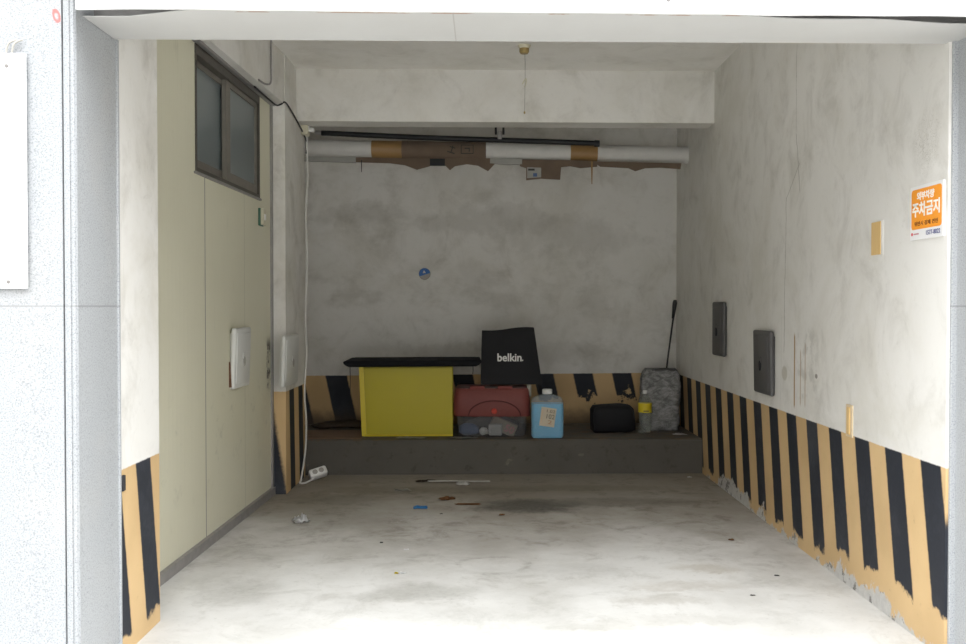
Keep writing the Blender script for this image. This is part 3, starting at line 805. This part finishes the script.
for x in (-.11, .10):
    link('hinge_tab', B(x - .055, x + .055, -d0 - .004, -d0 + .03, .362, .388, bev=.004), plain('red tab', (.19, .035, .028), .5), t, smooth='auto')
link('side_latch', B(.270, .302, -.12, -.03, .30, .392, bev=.006), plain('cloudy tab', (.34, .32, .27), .5), t, smooth='auto')
# contents of the tub
tag(link('pouch', jitter(loft([sring(z, a, b, 3, 20) for z, a, b in ((0, .05, .03), (.02, .075, .045), (.06, .07, .04), (.085, .03, .015))]), .012, 14, 1), MAT['bluebag'], loc=(-.122, 7.18, ZL + .012), smooth=True), 'blue pouch inside the clear tub under the red lid', 'pouch')
tag(link('packet', jitter(B(-.052, .052, -.02, .02, 0, .085, bev=.012, seg=3), .008, 22, 2), MAT['packet'], loc=(.078, 7.143, ZL + .012), smooth=True), 'silver white packet at the front of the clear tub', 'packet')
tag(link('paper_ball', jitter(loft([sring(z, a, a, 2, 16) for z, a in ((0, .01), (.012, .03), (.035, .034), (.055, .022), (.064, .006))]), .012, 30, 3), MAT['tissue'], loc=(-.012, 7.15, ZL + .012), smooth=True), 'crumpled white paper beside the blue pouch in the tub', 'paper')
t = thing('carton', 'tan carton with pink print leaning inside the clear tub', 'carton', (.135, 7.2, ZL + .045), rot=(0, math.radians(24), 0))
link('box_body', B(-.105, .095, -.03, .03, -.02, .075, bev=.003), MAT['carton'], t)
o = link('print', fit(text_bm('50', .08, .0005, .002), .075, .06), MAT['pink'], t, (.045, -.0312, .028), (PI / 2, 0, 0))
tag(link('cloth', jitter(loft([sring(z, a, b, 3, 24) for z, a, b in ((0, .2, .07), (.03, .22, .085), (.08, .2, .075), (.11, .1, .04))]), .02, 8, 4), plain('grey cloth', (.10, .10, .11), .9, var=.3), loc=(.05, 7.36, ZL + .014), smooth=True), 'dark grey cloth at the back of the clear tub', 'cloth')

# black tote bag standing on the tub
t = thing('tote_bag', 'black fabric tote bag with white lettering standing on the red lid', 'bag', (.197, 7.30, ZL + .388), FS)
rings = []
def bagring(k, inset=0):
    w = .230 - .030 * k - inset; d = .10 - .055 * k - inset * .6; z = .004 + .424 * k
    out = []
    n = 10
    def side(ax, ay, bx, by): 
        for i in range(n): out.append((ax + (bx - ax) * i / n, ay + (by - ay) * i / n))
    side(-w, -d, w, -d); side(w, -d, w, d); side(w, d, -w, d); side(-w, d, -w, -d)
    res = []
    for x, y in out:
        cre = 0
        if abs(abs(x) - w) < 1e-6 and abs(y) < d: cre = .045 * k * (1 - abs(y) / d)
        xx = x - math.copysign(cre, x)
        yy = y + (.016 * mnoise.noise(Vector((x * 11, z * 5, y))) + .008 * mnoise.noise(Vector((x * 26 + z * 9, z * 11, y)))) * (.35 + .65 * k)
        zz = z + (.012 * (x / w) + .006 * math.sin(x * 16) ) * k * k
        lean = -.020 * k
        res.append((xx + lean + .010 * (1 - k) * (x > 0), yy, zz))
    return res
rings = [bagring(i / 10) for i in range(11)] + [bagring(i / 10, .004) for i in range(10, 0, -1)]
link('bag_body', loft(rings), MAT['bag'], t, smooth='auto')
for sx in (-1, 1): pass
link('side_fold', sheet([(.19, .05), (.236, .002), (.250, -.045), (.240, -.075), (.226, -.06), (.205, -.005)], .05), MAT['bag'], t, (.005, .07, .002))
o = link('lettering', fit(text_bm('belkin', .1, .0006, .0024), .186, .062), MAT['print'], t, (-.012, -.102, .212), (PI / 2 - .105, 0, 0))
link('print_dot', lathe([(0, 0), (.0055, 0), (.0055, .001), (0, .001)], 12, 'y'), MAT['print'], t, (.088, -.107, .190))

# jug of blue fluid
t = thing('jug', 'square plastic jug of pale blue fluid with a white cap', 'jug', (.469, 7.075, ZL))
pj = 5
prof = ((.002, .116, .062), (.012, .122, .07), (.03, .124, .072), (.26, .122, .070), (.285, .118, .067), (.305, .105, .06), (.317, .08, .05), (.324, .05, .04), (.330, .034, .034), (.345, .032, .032))
link('jug_body', loft([sring(z, a, b, pj if z < .32 else 2.2, 40) for z, a, b in prof]), MAT['jug'], t, smooth='auto')
link('fluid', loft([sring(z, a, b, pj, 40) for z, a, b in ((.006, .110, .057), (.02, .119, .067), (.2, .1195, .068), (.262, .118, .066))]), MAT['liquid'], t, smooth='auto')
link('cap', lathe([(0, .332), (.036, .332), (.038, .338), (.038, .362), (.034, .368), (0, .368)], 24), MAT['white'], t, smooth='auto')
lb = link('paper_label', B(-.056, .056, -.0012, .0012, -.07, .07), MAT['paper'], t, (.0, -.0735, .165), (0, math.radians(8), 0))
for body, w_, h_, x, z, m in (('1.02', .062, .022, .018, .046, 'ink'), ('102', .06, .034, .02, .006, 'ink'), ('2', .03, .028, .02, -.036, 'brownink')):
    link('handwriting', fit(text_bm(body, .05, .0004), w_, h_), MAT[m], lb, (x, -.0018, z), (PI / 2, 0, 0))
link('label_edge', B(-.05, -.04, -.0016, .0, -.05, .05), MAT['beige'], lb)

# black padded pouch
bm = loft([sring(z, a, b, 5, 36, cx) for z, a, b, cx in ((.002, .150, .06, 0), (.02, .170, .085, 0), (.10, .174, .09, -.002), (.18, .166, .085, -.006), (.212, .145, .06, -.01), (.218, .10, .04, -.012))])
t = thing('padded_case', 'black soft padded case lying on the ledge by the water bottle', 'case', (1.01, 7.42, ZL), rot=(0, -.02, .05))
link('case_body', jitter(bm, .006, 9, 5), MAT['pouch'], t, smooth=True)
link('zip', tube([(-.155, -.082, .03), (-.163, -.086, .1), (-.158, -.084, .175), (-.13, -.068, .207), (0, -.066, .214), (.11, -.066, .208), (.145, -.082, .17), (.16, -.086, .1)], .003, 6, 6), MAT['rubber'], t, smooth=True)

# water bottle
t = thing('water_bottle', 'clear plastic bottle with yellow label and white cap in front of the grey sack', 'bottle', (1.245, 7.31, ZL))
pr = [(.0, .004), (.035, .002), (.048, .008)]
for k in range(6): pr += [(.051, .02 + k * .022), (.0465, .031 + k * .022)]
pr += [(.052, .155), (.052, .245), (.050, .258), (.035, .285), (.018, .308), (.015, .318)]
link('bottle_body', lathe(pr + [(0, .318)], 28), MAT['clear'], t, smooth=True)
link('label_wrap', lathe([(.0528, .168), (.0532, .17), (.0532, .238), (.0528, .24)], 28), MAT['labelyellow'], t, smooth='auto')
link('label_print', sheet([(-.02, -.014), (.022, -.014), (.022, -.004), (-.02, -.004)], .002), MAT['labeldark'], t, (.0, -.0535, .19))
link('cap', lathe([(0, .312), (.018, .312), (.018, .334), (.016, .337), (0, .337)], 20), MAT['white'], t, smooth='auto')

# grey sack
rings = []
for i in range(26):
    k = i / 25; z = .004 + .482 * k
    a = .158 * (1 - .05 * (1 - k)) * (1 - max(0, (k - .82) / .18) ** 2.5 * .22) * (.93 + .07 * min(1, k * 8)); b = .125 * (1 - .42 * k ** 3) * (.85 + .15 * min(1, k * 8))
    rings.append(sring(z, a, b, 4.5, 56, -.004 + .006 * k, .03 * k))
bm = jitter(jitter(loft(rings), .014, 6, 6), .004, 30, 8)
t = thing('sack', 'grey crinkled plastic sack standing in the back right corner', 'sack', (1.412, 7.55, ZL), -.04)
link('sack_body', bm, MAT['sack'], t, smooth=True)
link('sack_hem', jitter(loft([sring(z, a, .075, 4, 40, .004, .03) for z, a in ((.462, .140), (.480, .134), (.490, .122), (.484, .10))]), .006, 18, 3), MAT['greybox'], t, smooth=True)

# mop leaning into the corner
t = thing('mop_handle', 'thin dark mop handle leaning in the back right corner behind the sack', 'handle', (1.452, 7.83, ZL))
link('shaft', tube([(0, 0, .0), (.133, .02, 1.0)], .0075, 10, smooth=False), MAT['blackcable'], t, smooth=True)
link('grip', tube([(.116, .017, .89), (.133, .02, 1.02), (.135, .02, 1.045)], [.011, .020, .013], 12, smooth=False), MAT['black'], t, smooth=True)
link('foot', B(-.05, .05, -.03, .03, .0, .03, bev=.008), MAT['black'], t, smooth='auto')

# soiled rag, flattened card and film on the ledge
tag(link('rag', jitter(loft([sring(z, a, b, 3, 40) for z, a, b in ((.002, .22, .12), (.015, .25, .14), (.035, .20, .11), (.045, .1, .03))]), .018, 9, 7), MAT['cloth'], loc=(-1.185, 7.72, ZL), smooth=True), 'dark brown soiled rag against the back wall left of the yellow box', 'rag')
bm = bmesh.new(); tbox(bm, -1.48, -.92, 7.02, 7.5, ZL + .001, ZL + .007); tag(link('cardboard_sheet', bm, MAT['cardlight']), 'flattened brown cardboard on the left end of the ledge', 'cardboard')
tag(link('plastic_film', crumple(.20, .05, .03, 2.2), MAT['greyscrap'], loc=(-.155, 7.045, ZL + .001), smooth=True), 'crumpled clear film on the ledge in front of the red lidded tub', 'plastic film')
tag(link('plastic_film', crumple(.22, .05, .018, 5.1), MAT['greyscrap'], loc=(-.56, 7.05, ZL + .001), smooth=True), 'thin strip of crumpled film on the ledge in front of the yellow box', 'plastic film')
tag(link('plastic_scrap', crumple(.10, .06, .02, 8.3), MAT['tissue'], loc=(1.50, 7.25, ZL + .001), smooth=True), 'small pale scrap on the ledge in front of the grey sack', 'litter')

# ------------------------------------------------------------------ litter on the floor
def litter(name, px, py, w, d, h, m, label, seed, rz=0, cat='litter'):
    y = 1.25 * 940 / (py - 306)
    o = link(name, crumple(w, d, h, seed), MAT[m], loc=((px - 485) * y / 940, y, .0005), rot=(0, 0, rz), smooth=True)
    return tag(o, label, cat)
litter('tissue', 300, 523, .085, .085, .085, 'tissue', 'crumpled white tissue on the floor near the cream panel wall', 1.3, .4)
litter('plastic_scrap', 420, 509, .085, .055, .03, 'bluefilm', 'bright blue plastic scrap on the middle of the floor', 2.7, .1)
litter('dry_leaf', 447, 500, .10, .07, .03, 'leaf', 'curled reddish brown dry leaf on the floor behind the flat one', 3.9, .6, 'leaf')
litter('dry_leaf', 468, 505, .16, .05, .006, 'leaf', 'flat brown dry leaf on the floor beside the dark oil patch', 4.4, 0, 'leaf')
litter('paper_scrap', 402, 575, .035, .02, .01, 'tissue', 'small white paper bit beside the yellow speck on the floor', 5.5)
litter('wrapper_bit', 396, 575, .018, .018, .012, 'labelyellow', 'tiny yellow speck of wrapper on the floor', 6.2)
litter('paper_scrap', 406, 551, .025, .02, .008, 'tissue', 'tiny white scrap on the floor in front of the blue one', 7.1)
litter('paper_scrap', 690, 478, .03, .02, .014, 'tissue', 'tiny white scrap at the foot of the ledge near the right stripes', 8.8)
litter('pebble', 381, 544, .016, .014, .008, 'ink', 'small dark crumb on the pale floor left of centre', 9.4)
litter('pebble', 502, 516, .035, .025, .015, 'leaf', 'small dark brown crumb on the floor in front of the oil patch', 10.4)
litter('pebble', 441, 515, .018, .014, .008, 'ink', 'small dark crumb on the floor right of the blue scrap', 11.4)
litter('pebble', 778, 577, .022, .014, .006, 'ink', 'small dark crumb on the floor near the right stripes', 12.4)
litter('pebble', 754, 597, .022, .010, .005, 'ink', 'dark crumb on the floor, nearest the entrance', 13.4)
litter('pebble', 732, 541, .03, .02, .012, 'leaf', 'dark crumb on the floor left of the peeling stripes', 14.4)
tag(link('broken_stick', tube([(-.24, 0, .012), (-.1, .004, .014), (.05, -.003, .013), (.20, .003, .010)], .0055, 8), MAT['greyscrap'], loc=(-.165, 6.62, 0), smooth=True), 'thin pale broken stick lying on the floor before the ledge', 'stick')
tag(link('twig_pile', jitter(loft([sring(z, a, b, 2.5, 24) for z, a, b in ((.001, .05, .03), (.010, .05, .03), (.018, .03, .02), (.022, .008, .006))]), .014, 26, 9), MAT['greyscrap'], loc=(-.15, 6.56, 0), smooth=True), 'small heap of pale scraps on the floor by the broken stick', 'litter')
litter('dirt_clod', 425, 482, .14, .06, .02, 'cloth', 'dark clump of dirt on the floor in front of the yellow box', 15.2, .2)
litter('dirt_clod', 402, 491, .10, .06, .012, 'greyscrap', 'grey brown dirt crumbs on the floor left of the brown leaves', 16.9, .2)
litter('rubber_fragment', 280, 489, .10, .06, .035, 'blackcable', 'dark grey broken piece at the foot of the striped column', 18.1, .3)

# ------------------------------------------------------------------ sky
wd = bpy.data.worlds.new('overcast sky'); sc.world = wd; wd.use_nodes = True
nt = wd.node_tree; bg = nt.nodes['Background']
tc = nt.nodes.new('ShaderNodeTexCoord'); sx = nt.nodes.new('ShaderNodeSeparateXYZ'); nt.links.new(tc.outputs['Generated'], sx.inputs[0])
# sky ramp: low band dimmed in place of buildings opposite, bright overhead
cr = nt.nodes.new('ShaderNodeValToRGB'); nt.links.new(sx.outputs[2], cr.inputs[0])
el = cr.color_ramp.elements
el[0].position = 0.0; el[0].color = (.088, .087, .085, 1)
el[1].position = .78; el[1].color = (.96, .985, 1.0, 1)
for p, v in ((.18, .14), (.45, .52)):
    e = el.new(p); e.color = (v, v, v * 1.01, 1)
nt.links.new(cr.outputs[0], bg.inputs[0])
bg.inputs[1].default_value = 8.6

# ------------------------------------------------------------------ camera
cam = bpy.data.cameras.new('camera'); co = bpy.data.objects.new('camera', cam); COL.objects.link(co)
cam.sensor_width = 36; cam.lens = 940 / 966 * 36
co.location = (0, 0, 1.25)
co.rotation_euler = (PI / 2 - math.atan(16 / 940), 0, math.atan(2 / 940))
cam.clip_start = .05
sc.camera = co
vs = sc.view_settings; vs.view_transform = 'Standard'; vs.look = 'None'; vs.gamma = 1; vs.exposure = 0.04; vs.use_curve_mapping = False
sc.cycles.max_bounces = 10; sc.cycles.diffuse_bounces = 8; sc.cycles.transparent_max_bounces = 16
sc.cycles.use_denoising = True
sc.cycles.sample_clamp_indirect = 8
